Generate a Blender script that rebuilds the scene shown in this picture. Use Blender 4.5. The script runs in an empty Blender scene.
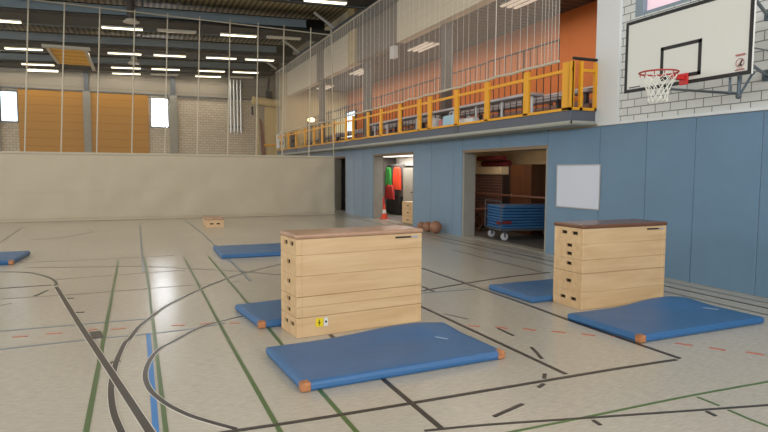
import bpy, bmesh, math, random
from mathutils import Vector, Matrix
random.seed(7)
COL = bpy.context.scene.collection
R = math.radians

# ------------------------------------------------------------------ helpers
def lin(c):
    return tuple((v / 12.92 if v <= .04045 else ((v + .055) / 1.055) ** 2.4) for v in (x / 255 for x in c)) + (1,)

def mat(name, rgb, rough=.6, metal=0., noise=0., nscale=20., stretch=(1, 1, 1), bump=0., bscale=60., spec=.5, emit=0., coat=0., alpha=1., sheen=0.):
    m = bpy.data.materials.new(name); m.use_nodes = True
    nt = m.node_tree; b = nt.nodes['Principled BSDF']
    b.inputs['Base Color'].default_value = lin(rgb)
    b.inputs['Roughness'].default_value = rough
    b.inputs['Metallic'].default_value = metal
    b.inputs['Specular IOR Level'].default_value = spec
    if coat: b.inputs['Coat Weight'].default_value = coat
    if sheen: b.inputs['Sheen Weight'].default_value = sheen
    if emit:
        b.inputs['Emission Color'].default_value = lin(rgb); b.inputs['Emission Strength'].default_value = emit
    if alpha < 1: b.inputs['Alpha'].default_value = alpha
    if noise or bump:
        tc = nt.nodes.new('ShaderNodeTexCoord'); mp = nt.nodes.new('ShaderNodeMapping')
        mp.inputs['Scale'].default_value = stretch
        nt.links.new(tc.outputs['Object'], mp.inputs['Vector'])
        if noise:
            n = nt.nodes.new('ShaderNodeTexNoise'); n.inputs['Scale'].default_value = nscale; n.inputs['Detail'].default_value = 5
            nt.links.new(mp.outputs[0], n.inputs['Vector'])
            mr = nt.nodes.new('ShaderNodeMapRange'); mr.inputs[1].default_value = .3; mr.inputs[2].default_value = .7
            mr.inputs[3].default_value = 1 - noise; mr.inputs[4].default_value = 1 + noise
            nt.links.new(n.outputs['Fac'], mr.inputs[0])
            mx = nt.nodes.new('ShaderNodeVectorMath'); mx.operation = 'SCALE'
            mx.inputs[0].default_value = lin(rgb)[:3]
            nt.links.new(mr.outputs[0], mx.inputs['Scale']); nt.links.new(mx.outputs[0], b.inputs['Base Color'])
        if bump:
            n2 = nt.nodes.new('ShaderNodeTexNoise'); n2.inputs['Scale'].default_value = bscale
            nt.links.new(mp.outputs[0], n2.inputs['Vector'])
            bp = nt.nodes.new('ShaderNodeBump'); bp.inputs['Strength'].default_value = bump; bp.inputs['Distance'].default_value = .01
            nt.links.new(n2.outputs['Fac'], bp.inputs['Height']); nt.links.new(bp.outputs[0], b.inputs['Normal'])
    return m

def brickmat(name, c1, c2, mortar, bw, bh, axes='YZ', ms=.012, rough=.7, off=.5):
    m = bpy.data.materials.new(name); m.use_nodes = True
    nt = m.node_tree; b = nt.nodes['Principled BSDF']; b.inputs['Roughness'].default_value = rough
    tc = nt.nodes.new('ShaderNodeTexCoord'); sp = nt.nodes.new('ShaderNodeSeparateXYZ'); cb = nt.nodes.new('ShaderNodeCombineXYZ')
    nt.links.new(tc.outputs['Object'], sp.inputs[0])
    nt.links.new(sp.outputs[axes[0]], cb.inputs['X']); nt.links.new(sp.outputs[axes[1]], cb.inputs['Y'])
    br = nt.nodes.new('ShaderNodeTexBrick'); br.offset = off
    br.inputs['Color1'].default_value = lin(c1); br.inputs['Color2'].default_value = lin(c2); br.inputs['Mortar'].default_value = lin(mortar)
    br.inputs['Scale'].default_value = 1; br.inputs['Mortar Size'].default_value = ms; br.inputs['Mortar Smooth'].default_value = .1
    br.inputs['Brick Width'].default_value = bw; br.inputs['Row Height'].default_value = bh
    nt.links.new(cb.outputs[0], br.inputs['Vector']); nt.links.new(br.outputs['Color'], b.inputs['Base Color'])
    bp = nt.nodes.new('ShaderNodeBump'); bp.invert = True; bp.inputs['Strength'].default_value = .5; bp.inputs['Distance'].default_value = .004
    nt.links.new(br.outputs['Fac'], bp.inputs['Height']); nt.links.new(bp.outputs[0], b.inputs['Normal'])
    return m

def stripemat(name, c1, c2, axis, period, duty=.5, rough=.6):
    """sheet-metal ribs (their shaded sides as a painted darker colour) or board joints: two colours alternating along one axis"""
    m = bpy.data.materials.new(name); m.use_nodes = True
    nt = m.node_tree; b = nt.nodes['Principled BSDF']; b.inputs['Roughness'].default_value = rough
    tc = nt.nodes.new('ShaderNodeTexCoord'); sp = nt.nodes.new('ShaderNodeSeparateXYZ')
    nt.links.new(tc.outputs['Object'], sp.inputs[0])
    d = nt.nodes.new('ShaderNodeMath'); d.operation = 'DIVIDE'; d.inputs[1].default_value = period
    f = nt.nodes.new('ShaderNodeMath'); f.operation = 'FRACT'
    g = nt.nodes.new('ShaderNodeMath'); g.operation = 'GREATER_THAN'; g.inputs[1].default_value = duty
    nt.links.new(sp.outputs[axis], d.inputs[0]); nt.links.new(d.outputs[0], f.inputs[0]); nt.links.new(f.outputs[0], g.inputs[0])
    mx = nt.nodes.new('ShaderNodeMix'); mx.data_type = 'RGBA'
    mx.inputs[6].default_value = lin(c1); mx.inputs[7].default_value = lin(c2)
    nt.links.new(g.outputs[0], mx.inputs[0]); nt.links.new(mx.outputs[2], b.inputs['Base Color'])
    return m

def woodmat(name, c1, c2, scale=1.2, stretch=(1, 9, 9), rough=.45):
    m = bpy.data.materials.new(name); m.use_nodes = True
    nt = m.node_tree; b = nt.nodes['Principled BSDF']; b.inputs['Roughness'].default_value = rough
    tc = nt.nodes.new('ShaderNodeTexCoord'); mp = nt.nodes.new('ShaderNodeMapping'); mp.inputs['Scale'].default_value = stretch
    n = nt.nodes.new('ShaderNodeTexNoise'); n.inputs['Scale'].default_value = scale; n.inputs['Detail'].default_value = 7; n.inputs['Distortion'].default_value = .6
    cr = nt.nodes.new('ShaderNodeValToRGB')
    cr.color_ramp.elements[0].position = .32; cr.color_ramp.elements[0].color = lin(c1)
    cr.color_ramp.elements[1].position = .68; cr.color_ramp.elements[1].color = lin(c2)
    nt.links.new(tc.outputs['Object'], mp.inputs[0]); nt.links.new(mp.outputs[0], n.inputs['Vector'])
    nt.links.new(n.outputs['Fac'], cr.inputs[0]); nt.links.new(cr.outputs[0], b.inputs['Base Color'])
    return m

def netmat(name, rgb, cover):
    """netting far finer than a pixel: a share of the sheet is thread, the rest is air"""
    m = bpy.data.materials.new(name); m.use_nodes = True
    nt = m.node_tree; nt.nodes.clear()
    o = nt.nodes.new('ShaderNodeOutputMaterial'); d = nt.nodes.new('ShaderNodeBsdfDiffuse'); t = nt.nodes.new('ShaderNodeBsdfTransparent')
    d.inputs[0].default_value = lin(rgb); mx = nt.nodes.new('ShaderNodeMixShader'); mx.inputs[0].default_value = cover
    nt.links.new(t.outputs[0], mx.inputs[1]); nt.links.new(d.outputs[0], mx.inputs[2]); nt.links.new(mx.outputs[0], o.inputs[0])
    return m

class MB:
    def __init__(s): s.bm = bmesh.new()
    def box(s, x0, x1, y0, y1, z0, z1, bev=0., seg=2, M=None):
        r = bmesh.ops.create_cube(s.bm, size=1); vs = r['verts']
        bmesh.ops.scale(s.bm, vec=(abs(x1 - x0), abs(y1 - y0), abs(z1 - z0)), verts=vs)
        bmesh.ops.translate(s.bm, vec=((x0 + x1) / 2, (y0 + y1) / 2, (z0 + z1) / 2), verts=vs)
        if bev:
            es = list({e for v in vs for e in v.link_edges})
            r2 = bmesh.ops.bevel(s.bm, geom=es, offset=bev, segments=seg, affect='EDGES', profile=.5)
            vs = list({v for f in r2['faces'] for v in f.verts} | {v for v in vs if v.is_valid})
        if M is not None: bmesh.ops.transform(s.bm, matrix=M, verts=vs)
        return s
    def tube(s, p, q, r, n=10, r2=None, cap=True):
        p = Vector(p); q = Vector(q); d = q - p
        if d.length < 1e-6: return s
        M = Matrix.Translation((p + q) / 2) @ d.to_track_quat('Z', 'Y').to_matrix().to_4x4()
        bmesh.ops.create_cone(s.bm, cap_ends=cap, segments=n, radius1=r, radius2=r if r2 is None else r2, depth=d.length, matrix=M)
        return s
    def path(s, pts, r, n=8):
        for a, b in zip(pts, pts[1:]): s.tube(a, b, r, n)
        for a in pts[1:-1]: s.ball(a, r, 6)
        return s
    def ball(s, c, r, n=12, sc=(1, 1, 1)):
        M = Matrix.Translation(c) @ Matrix.Diagonal((*sc, 1))
        bmesh.ops.create_uvsphere(s.bm, u_segments=n, v_segments=max(4, n // 2 + 2), radius=r, matrix=M); return s
    def lathe(s, prof, c=(0, 0, 0), n=20, M=None):
        rings = []
        for r, z in prof:
            rings.append([s.bm.verts.new((c[0] + r * math.cos(2 * math.pi * k / n), c[1] + r * math.sin(2 * math.pi * k / n), c[2] + z)) for k in range(n)])
        for a, b in zip(rings, rings[1:]):
            for k in range(n): s.bm.faces.new((a[k], a[(k + 1) % n], b[(k + 1) % n], b[k]))
        s.bm.faces.new(rings[0][::-1]); s.bm.faces.new(rings[-1])
        if M is not None: bmesh.ops.transform(s.bm, matrix=M, verts=[v for r in rings for v in r])
        return s
    def torus(s, c, R1, r, n=28, k=8, axis='Z'):
        rings = []
        for i in range(n):
            a = 2 * math.pi * i / n; ring = []
            for j in range(k):
                b = 2 * math.pi * j / k
                ring.append(s.bm.verts.new((c[0] + (R1 + r * math.cos(b)) * math.cos(a), c[1] + (R1 + r * math.cos(b)) * math.sin(a), c[2] + r * math.sin(b))))
            rings.append(ring)
        for i in range(n):
            for j in range(k):
                s.bm.faces.new((rings[i][j], rings[(i + 1) % n][j], rings[(i + 1) % n][(j + 1) % k], rings[i][(j + 1) % k]))
        return s
    def prism(s, pts, a, b, plane='XZ'):
        """closed outline pts extruded from a to b along the missing axis"""
        def v(p, t): return {'XZ': (p[0], t, p[1]), 'YZ': (t, p[0], p[1]), 'XY': (p[0], p[1], t)}[plane]
        A = [s.bm.verts.new(v(p, a)) for p in pts]; B = [s.bm.verts.new(v(p, b)) for p in pts]
        s.bm.faces.new(A); s.bm.faces.new(B[::-1])
        for i in range(len(pts)):
            j = (i + 1) % len(pts); s.bm.faces.new((A[i], B[i], B[j], A[j]))
        return s
    def build(s, name, m, parent=None, loc=(0, 0, 0), rz=0., smooth=False, kind=None, label=None):
        bmesh.ops.recalc_face_normals(s.bm, faces=s.bm.faces)
        me = bpy.data.meshes.new(name); s.bm.to_mesh(me); s.bm.free()
        if smooth:
            for f in me.polygons: f.use_smooth = True
        me.materials.append(m)
        o = bpy.data.objects.new(name, me); COL.objects.link(o)
        o.location = loc; o.rotation_euler = (0, 0, rz)
        if parent is not None: o.parent = parent
        if kind: o['kind'] = kind
        if label: o['label'] = label
        return o

def empty(name, loc=(0, 0, 0), rz=0.):
    o = bpy.data.objects.new(name, None); COL.objects.link(o); o.location = loc; o.rotation_euler = (0, 0, rz)
    o.empty_display_size = .1
    return o
def tag(o, label, cat, group=None, kind=None):
    o['label'] = label; o['category'] = cat
    if group: o['group'] = group
    if kind: o['kind'] = kind
    return o
KIDS = {}
def copy_tree(o, parent=None):
    c = o.copy(); COL.objects.link(c)
    if parent is not None: c.parent = parent
    for ch in [k for k in bpy.data.objects if k.parent == o]:
        copy_tree(ch, c)
    return c
def struct(o): o['kind'] = 'structure'; return o

LINES = [
  ('k',0.045,[(4.67, 10.29),(4.63, 9.27),(4.6, 6.09),(4.56, 5.15),(4.57, 3.83)]),
  ('k',0.04,[(3.25, 7.15),(3.29, 6.51),(3.31, 3.89)]),
  ('k',0.04,[(1.83, 5.78),(1.83, 4.35),(1.83, 3.34)]),
  ('k',0.038,[(0.22, 3.83),(0.54, 3.83),(1.28, 3.81),(2.61, 3.82),(3.71, 3.83),(4.51, 3.82)]),
  ('k',0.024,[(1.71, 3.36),(1.83, 3.34),(2.16, 3.28),(3.0, 3.08),(4.25, 2.79),(4.52, 2.74)]),
  ('k',0.038,[(-2.56, 11.53),(-2.13, 11.47),(-1.71, 11.25),(-1.44, 10.85),(-1.25, 10.43),(-1.14, 10.0),(-1.15, 9.83)]),
  ('k',0.04,[(-1.84, 9.85),(-1.19, 9.88)]),
  ('K',0.056,[(-1.11, 9.68),(-0.62, 7.23),(-0.3, 5.69),(0.07, 3.89)]),
  ('k',0.045,[(2.39, 10.56),(1.73, 9.97),(1.54, 9.77),(1.23, 9.39),(0.81, 8.73),(0.5, 8.17),(0.27, 7.69),(0.1, 7.2),(-0.02, 6.81),(-0.1, 6.37),(-0.14, 6.26),(-0.19, 5.78),(-0.21, 5.45),(-0.22, 5.08),(-0.21, 4.75),(-0.18, 4.41),(-0.13, 4.1),(-0.11, 3.96)]),
  ('k',0.038,[(3.72, 7.47),(4.53, 7.72),(5.13, 7.88),(5.77, 8.0),(6.47, 8.07)]),
  ('s',0.04,[(3.67, 7.34),(4.53, 7.31)]),
  ('k',0.04,[(3.89, 7.78),(3.87, 7.37)]),
  ('k',0.04,[(1.36, 6.99),(1.08, 6.89),(0.88, 6.78),(0.66, 6.63),(0.47, 6.39),(0.29, 6.1),(0.18, 5.94),(0.1, 5.69),(0.05, 5.43),(0.03, 5.13),(0.06, 4.82),(0.13, 4.57),(0.21, 4.37),(0.32, 4.17),(0.44, 4.01),(0.57, 3.85)]),
  ('g',0.038,[(-0.34, 12.01),(-0.34, 4.19),(-0.34, 4.01)]),
  ('g',0.034,[(0.13, 12.11),(0.14, 3.99),(0.14, 3.83)]),
  ('g',0.034,[(0.83, 12.05),(0.82, 6.0),(0.83, 3.78),(0.83, 3.56)]),
  ('g',0.034,[(1.29, 12.11),(1.29, 7.43),(1.28, 4.3),(1.29, 3.52),(1.29, 3.39)]),
  ('b',0.042,[(0.08, 6.52),(0.08, 5.06),(0.08, 4.03),(0.08, 3.88)]),
  ('s',0.04,[(0.08, 19.54),(0.08, 10.62)]),
  ('s',0.04,[(1.54, 21.06),(1.64, 16.11),(1.6, 9.15)]),
  ('s',0.04,[(-1.36, 7.21),(0.07, 7.21)]),
  ('s',0.04,[(-1.39, 6.46),(-1.23, 6.47),(-0.34, 6.53),(0.04, 6.52),(0.57, 6.58),(0.88, 6.68)]),
  ('d',0.03,[(-1.69, 9.04),(-0.75, 9.02),(1.44, 9.17)]),
  ('d',0.06,[(-1.82, 11.82),(-0.56, 11.44),(0.07, 11.25),(0.74, 10.76),(1.59, 10.09),(2.14, 9.49)]),
  ('d',0.03,[(-2.01, 12.52),(-1.01, 12.41),(0.67, 12.52)]),
  ('d',0.03,[(-1.19, 10.35),(-0.36, 10.47),(0.06, 10.51),(0.74, 10.56)]),
  ('d',0.035,[(-2.97, 16.12),(-3.06, 18.22),(-3.1, 19.69)]),
  ('d',0.035,[(-2.42, 16.5),(-1.75, 16.84),(-1.29, 17.62),(-1.13, 18.27),(-1.32, 19.2)]),
  ('k',0.038,[(-1.3, 9.09),(-1.2, 9.45)]),
  ('d',0.035,[(-1.61, 8.6),(-1.51, 8.71)]),
  ('k',0.038,[(-0.88, 8.75),(-0.8, 8.75)]),
  ('k',0.038,[(-0.7, 7.84),(-0.61, 7.83)]),
  ('k',0.11,[(-0.44, 6.82),(-0.39, 6.53)]),
  ('k',0.04,[(-0.25, 5.64),(-0.17, 5.67)]),
  ('r',0.04,[(-1.2, 6.91),(-1.06, 6.89)]),
  ('r',0.04,[(-0.9, 6.92),(-0.75, 6.89)]),
  ('r',0.04,[(-0.57, 6.87),(-0.43, 6.94)]),
  ('r',0.04,[(-0.29, 6.85),(-0.14, 6.86)]),
  ('r',0.04,[(0.33, 6.79),(0.46, 6.75)]),
  ('r',0.04,[(0.62, 6.74),(0.75, 6.73)]),
  ('r',0.04,[(0.93, 6.65),(1.04, 6.62)]),
  ('r',0.04,[(3.36, 5.57),(3.46, 5.48)]),
  ('r',0.04,[(3.61, 5.4),(3.71, 5.3)]),
  ('r',0.04,[(3.85, 5.23),(3.94, 5.12)]),
  ('r',0.04,[(4.08, 5.03),(4.17, 4.92)]),
  ('r',0.04,[(4.3, 4.82),(4.39, 4.72)]),
  ('r',0.04,[(4.53, 4.64),(4.6, 4.57)]),
  ('r',0.04,[(4.95, 4.21),(5.03, 4.08)]),
  ('r',0.04,[(5.13, 3.97),(5.19, 3.85)]),
  ('r',0.04,[(5.33, 3.74),(5.4, 3.61)]),
  ('d',0.035,[(3.38, 6.14),(3.51, 5.82)]),
  ('k',0.028,[(3.6, 5.34),(3.59, 5.04)]),
  ('k',0.03,[(3.51, 4.63),(3.46, 4.49),(3.38, 4.3)]),
  ('k',0.03,[(3.15, 3.96),(3.07, 3.87)]),
  ('k',0.03,[(2.99, 3.77),(2.9, 3.72)]),
  ('k',0.03,[(2.26, 3.38),(2.58, 3.49)]),
  ('k',0.028,[(2.86, 3.07),(2.85, 2.99)]),
  ('k',0.028,[(3.72, 2.88),(3.71, 2.8)]),
  ('g',0.022,[(2.18, 3.13),(2.62, 3.13),(2.88, 3.13),(3.82, 3.14),(4.74, 3.12),(5.13, 3.12)]),
  ('g',0.022,[(3.9, 3.1),(3.9, 2.92)]),
  ('g',0.022,[(3.89, 2.84),(3.88, 2.66),(3.89, 2.55),(3.91, 2.42)]),
  ('d',0.035,[(4.26, 20.1),(5.36, 19.97)]),
  ('d',0.035,[(4.61, 20.88),(4.56, 18.29)]),
]
WORLD = 1.1; P_LEFT = 1700; P_NEAR = 1300; P_RIGHT = 200; P_TUBE = 115; P_GAL = 260; P_ST1 = 28; P_ST2 = 55; EXPO = 0.1
# ------------------------------------------------------------------ materials
def floormat():
    m = bpy.data.materials.new('linoleum'); m.use_nodes = True
    nt = m.node_tree; b = nt.nodes['Principled BSDF']
    tc = nt.nodes.new('ShaderNodeTexCoord'); mp = nt.nodes.new('ShaderNodeMapping'); mp.inputs['Scale'].default_value = (7, 40, 1)
    n = nt.nodes.new('ShaderNodeTexNoise'); n.inputs['Scale'].default_value = 1.6; n.inputs['Detail'].default_value = 8; n.inputs['Roughness'].default_value = .7
    cr = nt.nodes.new('ShaderNodeValToRGB')
    cr.color_ramp.elements[0].position = .34; cr.color_ramp.elements[0].color = lin(FLOOR1)
    cr.color_ramp.elements[1].position = .62; cr.color_ramp.elements[1].color = lin(FLOOR2)
    n2 = nt.nodes.new('ShaderNodeTexNoise'); n2.inputs['Scale'].default_value = .35; n2.inputs['Detail'].default_value = 3
    mr = nt.nodes.new('ShaderNodeMapRange'); mr.inputs[1].default_value = .3; mr.inputs[2].default_value = .7; mr.inputs[3].default_value = .95; mr.inputs[4].default_value = 1.04
    vm = nt.nodes.new('ShaderNodeVectorMath'); vm.operation = 'SCALE'
    L = nt.links.new
    L(tc.outputs['Object'], mp.inputs[0]); L(mp.outputs[0], n.inputs['Vector']); L(n.outputs['Fac'], cr.inputs[0])
    L(tc.outputs['Object'], n2.inputs['Vector']); L(n2.outputs['Fac'], mr.inputs[0]); L(mr.outputs[0], vm.inputs['Scale'])
    L(cr.outputs[0], vm.inputs[0]); L(vm.outputs[0], b.inputs['Base Color'])
    b.inputs['Roughness'].default_value = .23; b.inputs['Specular IOR Level'].default_value = .42
    return m
FLOOR1 = (176, 169, 155); FLOOR2 = (196, 189, 175)
M = {}
M['floor'] = floormat()
M['blue_pad'] = mat('blue_wall_fabric', (90, 126, 154), .5, noise=.05, nscale=2.2, bump=.12, bscale=120, sheen=.8)
M['brick_w'] = brickmat('white_sand_lime_brick', (224, 225, 222), (214, 216, 213), (128, 130, 128), .30, .135, 'YZ', .008)
M['brick_far'] = brickmat('pale_brick_far', (204, 190, 168), (192, 178, 156), (160, 148, 130), .30, .135, 'XZ', .012)
M['white'] = mat('white_paint', (226, 228, 228), .6)
M['cream'] = mat('cream_plaster', (214, 194, 160), .8, noise=.05, nscale=2)
M['band'] = stripemat('white_cladding', (226, 214, 188), (208, 196, 170), 'Z', .30, .94)
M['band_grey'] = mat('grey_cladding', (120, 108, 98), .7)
M['greyclad'] = stripemat('grey_cladding_boards', (138, 130, 116), (116, 109, 97), 'Z', .55, .94)
M['golden'] = stripemat('golden_plywood', (180, 126, 38), (140, 96, 26), 'Z', .42, .95, .5)
M['pillar'] = mat('grey_concrete', (150, 146, 136), .8, noise=.05, nscale=4)
M['steel'] = mat('grey_painted_steel', (84, 90, 96), .45, metal=.2)
M['steel_post'] = mat('grey_steel_post', (98, 92, 90), .5)
M['steelblue'] = mat('blue_grey_steel', (134, 152, 164), .45)
M['dark'] = mat('dark_acoustic_panel', (44, 42, 38), .9)
M['deck'] = stripemat('ribbed_roof_deck', (186, 172, 136), (122, 111, 88), 'X', .21, .5)  # flat sheet; shaded rib sides are put in as darker stripes
M['black'] = mat('black_paint', (26, 25, 25), .5)
M['line_k'] = mat('line_black', (52, 47, 44), .35); M['line_d'] = mat('line_dark_grey', (104, 98, 88), .35)
M['line_g'] = mat('line_green', (74, 104, 52), .35); M['line_b'] = mat('line_blue', (22, 122, 196), .35)
M['line_s'] = mat('line_slate_blue', (112, 124, 132), .35); M['line_r'] = mat('line_red', (186, 104, 82), .35)
M['line_w'] = mat('line_white_edge', (206, 202, 192), .35)
M['mat_blue'] = mat('blue_mat_vinyl', (54, 103, 152), .42, noise=.05, nscale=4, bump=.25, bscale=14)
M['mat_side'] = mat('blue_mat_side', (60, 112, 160), .45)
M['leather'] = mat('tan_leather', (178, 118, 76), .6, noise=.35, nscale=18)
M['label'] = mat('printed_label', (150, 170, 196), .5)
M['ply'] = woodmat('birch_plywood', (204, 168, 124), (218, 186, 142))
M['ply_y'] = woodmat('birch_plywood_end', (214, 176, 130), (228, 194, 150), stretch=(9, 9, 1))
M['hole'] = mat('hole_shade', (40, 30, 22), .9)  # dark colour standing in for the shade inside hand holes
M['pad'] = mat('brown_leather', (176, 138, 112), .24, noise=.12, nscale=5)  # base colour lightened to take in the reflection on the pad
M['pad2'] = mat('dark_brown_leather', (110, 74, 56), .26, noise=.12, nscale=5)
M['curtain'] = mat('beige_curtain_vinyl', (198, 186, 164), .6, noise=.03, nscale=1.5)
M['rope'] = mat('white_rope', (200, 192, 172), .8)
M['net_thin'] = netmat('fine_netting', (226, 216, 202), .12)
M['net_div'] = netmat('divider_netting', (170, 160, 140), .06)
M['yellow'] = mat('yellow_powder_coat', (236, 168, 24), .4)
M['orange'] = stripemat('orange_wall', (200, 112, 50), (184, 102, 45), 'Y', 1.25, .985)
M['fascia'] = mat('slate_fascia', (92, 98, 110), .6)
M['soffit'] = mat('pale_soffit', (168, 168, 158), .7)
M['gal_ceiling'] = stripemat('gallery_ceiling_sheet', (86, 78, 72), (56, 50, 46), 'Y', .30, .5)  # corrugation shade painted as dark stripes on a flat ceiling
M['concrete'] = mat('concrete_floor', (110, 106, 100), .7)
M['tube'] = mat('lit_fluorescent_tube', (255, 244, 214), .4, emit=3.4)
M['tube_dim'] = mat('unlit_fluorescent_diffuser', (190, 178, 152), .5, emit=.12)
M['galtube'] = mat('faint_tube', (255, 240, 220), .5, emit=.4); M['housing'] = mat('white_lamp_housing', (190, 186, 172), .5)
M['board'] = mat('backboard_white', (222, 222, 214), .45)
M['red'] = mat('red_powder_coat', (206, 44, 42), .4); M['rim'] = mat('rim_red', (176, 62, 52), .4)
M['cord'] = mat('white_net_cord', (236, 234, 224), .8)
M['frame'] = mat('blue_grey_tube', (78, 92, 102), .4, metal=.3)
M['wb'] = mat('whiteboard_enamel', (212, 218, 230), .3); M['alu'] = mat('aluminium', (176, 178, 180), .35, metal=.6)
M['pipe'] = mat('galvanised_pipe', (196, 196, 192), .35, metal=.6)
M['cone'] = mat('orange_cone', (226, 74, 34), .5); M['refl'] = mat('white_band', (224, 220, 214), .5)
M['ball'] = mat('brown_medicine_ball', (150, 106, 80), .5, noise=.1, nscale=8)
M['cab'] = woodmat('brown_cupboard', (84, 48, 28), (104, 62, 36), stretch=(9, 9, 1)); M['cabdark'] = mat('dark_brown', (50, 34, 28), .7)
M['maroon'] = mat('maroon_cloth', (104, 26, 36), .8); M['tan'] = mat('tan_door_frame', (134, 114, 88), .6); M['bar'] = mat('bare_wood_bar', (122, 80, 62), .5)
M['greycab'] = mat('grey_locker', (110, 106, 104), .6)
M['green'] = mat('green_bib', (52, 140, 60), .8); M['redbib'] = mat('orange_red_bib', (226, 68, 34), .8); M['darkred'] = mat('dark_red_bib', (150, 30, 26), .8)
M['skyglass'] = mat('window_daylight', (214, 230, 244), .3, emit=2.5)
M['skyglass_bright'] = mat('window_daylight_bright', (240, 246, 255), .3, emit=18)
M['pinkglass'] = mat('window_daylight_pink', (226, 196, 206), .3, emit=.55)
M['bag_b'] = mat('pale_blue_plastic', (170, 206, 226), .5); M['bag_w'] = mat('white_plastic', (224, 226, 228), .5); M['bag_r'] = mat('pink_carton', (204, 122, 120), .6)
M['bench'] = mat('grey_bench', (196, 194, 198), .5); M['bleach'] = mat('brown_step', (150, 122, 116), .7)
M['beigepad'] = mat('beige_padding', (206, 184, 136), .7, noise=.08, nscale=3)
M['goalwood'] = stripemat('yellow_slats', (232, 172, 24), (180, 118, 14), 'Y', .95, .86)
M['wheel'] = mat('white_castor', (204, 204, 206), .4); M['yellowlab'] = mat('yellow_sticker', (232, 206, 30), .5)

# ------------------------------------------------------------------ room shell
W = 7.95; FARY = 35.0; LX = -16.0; NY = -6.0; CZ = 8.2
fl = struct(MB().box(LX - .3, W + 5.2, NY - .3, FARY + .3, -.2, 0).build('floor', M['floor']))
# painted court markings: part of the floor, thin paint
def strip(b, pts, w, z0, z1):
    P = [Vector((p[0], p[1])) for p in pts]
    # smooth long curves
    if len(P) > 5:
        Q = []
        for i in range(len(P) - 1):
            a = P[max(i - 1, 0)]; p = P[i]; q = P[i + 1]; c = P[min(i + 2, len(P) - 1)]
            for k in range(4):
                t = k / 4
                Q.append(.5 * ((2 * p) + (q - a) * t + (2 * a - 5 * p + 4 * q - c) * t * t + (3 * p - a - 3 * q + c) * t ** 3))
        P = Q + [P[-1]]
    Lr = []
    for i, p in enumerate(P):
        t = (P[min(i + 1, len(P) - 1)] - P[max(i - 1, 0)]); t.normalize(); n = Vector((-t.y, t.x)) * w / 2
        Lr.append((p + n, p - n))
    vs = [(b.bm.verts.new((*l, z1)), b.bm.verts.new((*r, z1)), b.bm.verts.new((*l, z0)), b.bm.verts.new((*r, z0))) for l, r in Lr]
    for a, c in zip(vs, vs[1:]):
        b.bm.faces.new((a[0], a[1], c[1], c[0])); b.bm.faces.new((a[0], c[0], c[2], a[2])); b.bm.faces.new((a[1], a[3], c[3], c[1]))
    b.bm.faces.new((vs[0][0], vs[0][2], vs[0][3], vs[0][1])); b.bm.faces.new((vs[-1][0], vs[-1][1], vs[-1][3], vs[-1][2]))
names = {'k': 'black', 'K': 'wide black', 'g': 'green', 'b': 'blue', 's': 'slate blue', 'd': 'thin dark grey', 'r': 'short red'}
order = {'d': 1, 's': 2, 'r': 3, 'g': 4, 'b': 5, 'k': 6, 'K': 7}
for i, (c, w, pts) in enumerate(LINES + [('k', .035, [(7.32, 3.5), (7.32, 22)]), ('d', .04, [(7.62, 3.5), (7.62, 22)]), ('d', .05, [(6.98, 3.9), (6.98, 14)]), ('d', .05, [(6.36, 8.05), (6.36, 11.2)])]):
    z = .0008 + .0006 * order[c] + .00001 * i
    b = MB(); strip(b, pts, w, .0, z); o = b.build('court_line', M['line_' + c.lower()], fl)
    o['label'] = names[c] + ' painted court line'
    if c == 'K' or (c in 'bk' and len(pts) > 12):
        b = MB(); strip(b, pts, w + (.016 if c == 'K' else .012), .0, z - .0005); e = b.build('line_edging', M['line_w'], o)
# right wall with three storeroom openings, wall thickness .3 m
openings = [(10.05, 13.54, 2.27), (16.5, 19.88, 2.32), (22.9, 24.6, 2.32)]
b = MB(); y = NY
for (a, c, h) in openings:
    b.box(W, W + .3, y, a, 0, 2.6); b.box(W, W + .3, a, c, h, 2.6); y = c
b.box(W, W + .3, y, FARY, 0, 2.6)
wr = struct(b.build('wall_right', M['cream']))
# blue padding panels fixed to the wall (parts of it), with joints
def pads(y0, y1, z0, z1):
    MB().box(W - .035, W, y0 + .004, y1 - .004, z0, z1, .008, 1).build('padding_panel', M['blue_pad'], wr, label='blue impact padding panel')
edges = [-5.8, -4.2, -2.6, -1.0, .6, 2.2, 3.8, 5.48, 6.53, 7.47, 8.55, 10.05]
for a, c in zip(edges, edges[1:]): pads(a, c, .0, 2.555)
pads(10.05, 11.8, 2.27, 2.6); pads(11.8, 13.54, 2.27, 2.6)
for a, c in ((13.54, 14.0), (14.0, 15.3), (15.3, 16.5)): pads(a, c, 0, 2.6)
pads(16.5, 18.2, 2.32, 2.6); pads(18.2, 19.88, 2.32, 2.6)
for a, c in ((19.88, 20.9), (20.9, 21.9), (21.9, 22.9)): pads(a, c, 0, 2.6)
pads(22.9, 24.6, 2.32, 2.6)
yy = 24.6
while yy < 34.9: pads(yy, min(yy + 1.5, 35), 0, 2.6); yy += 1.5
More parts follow.
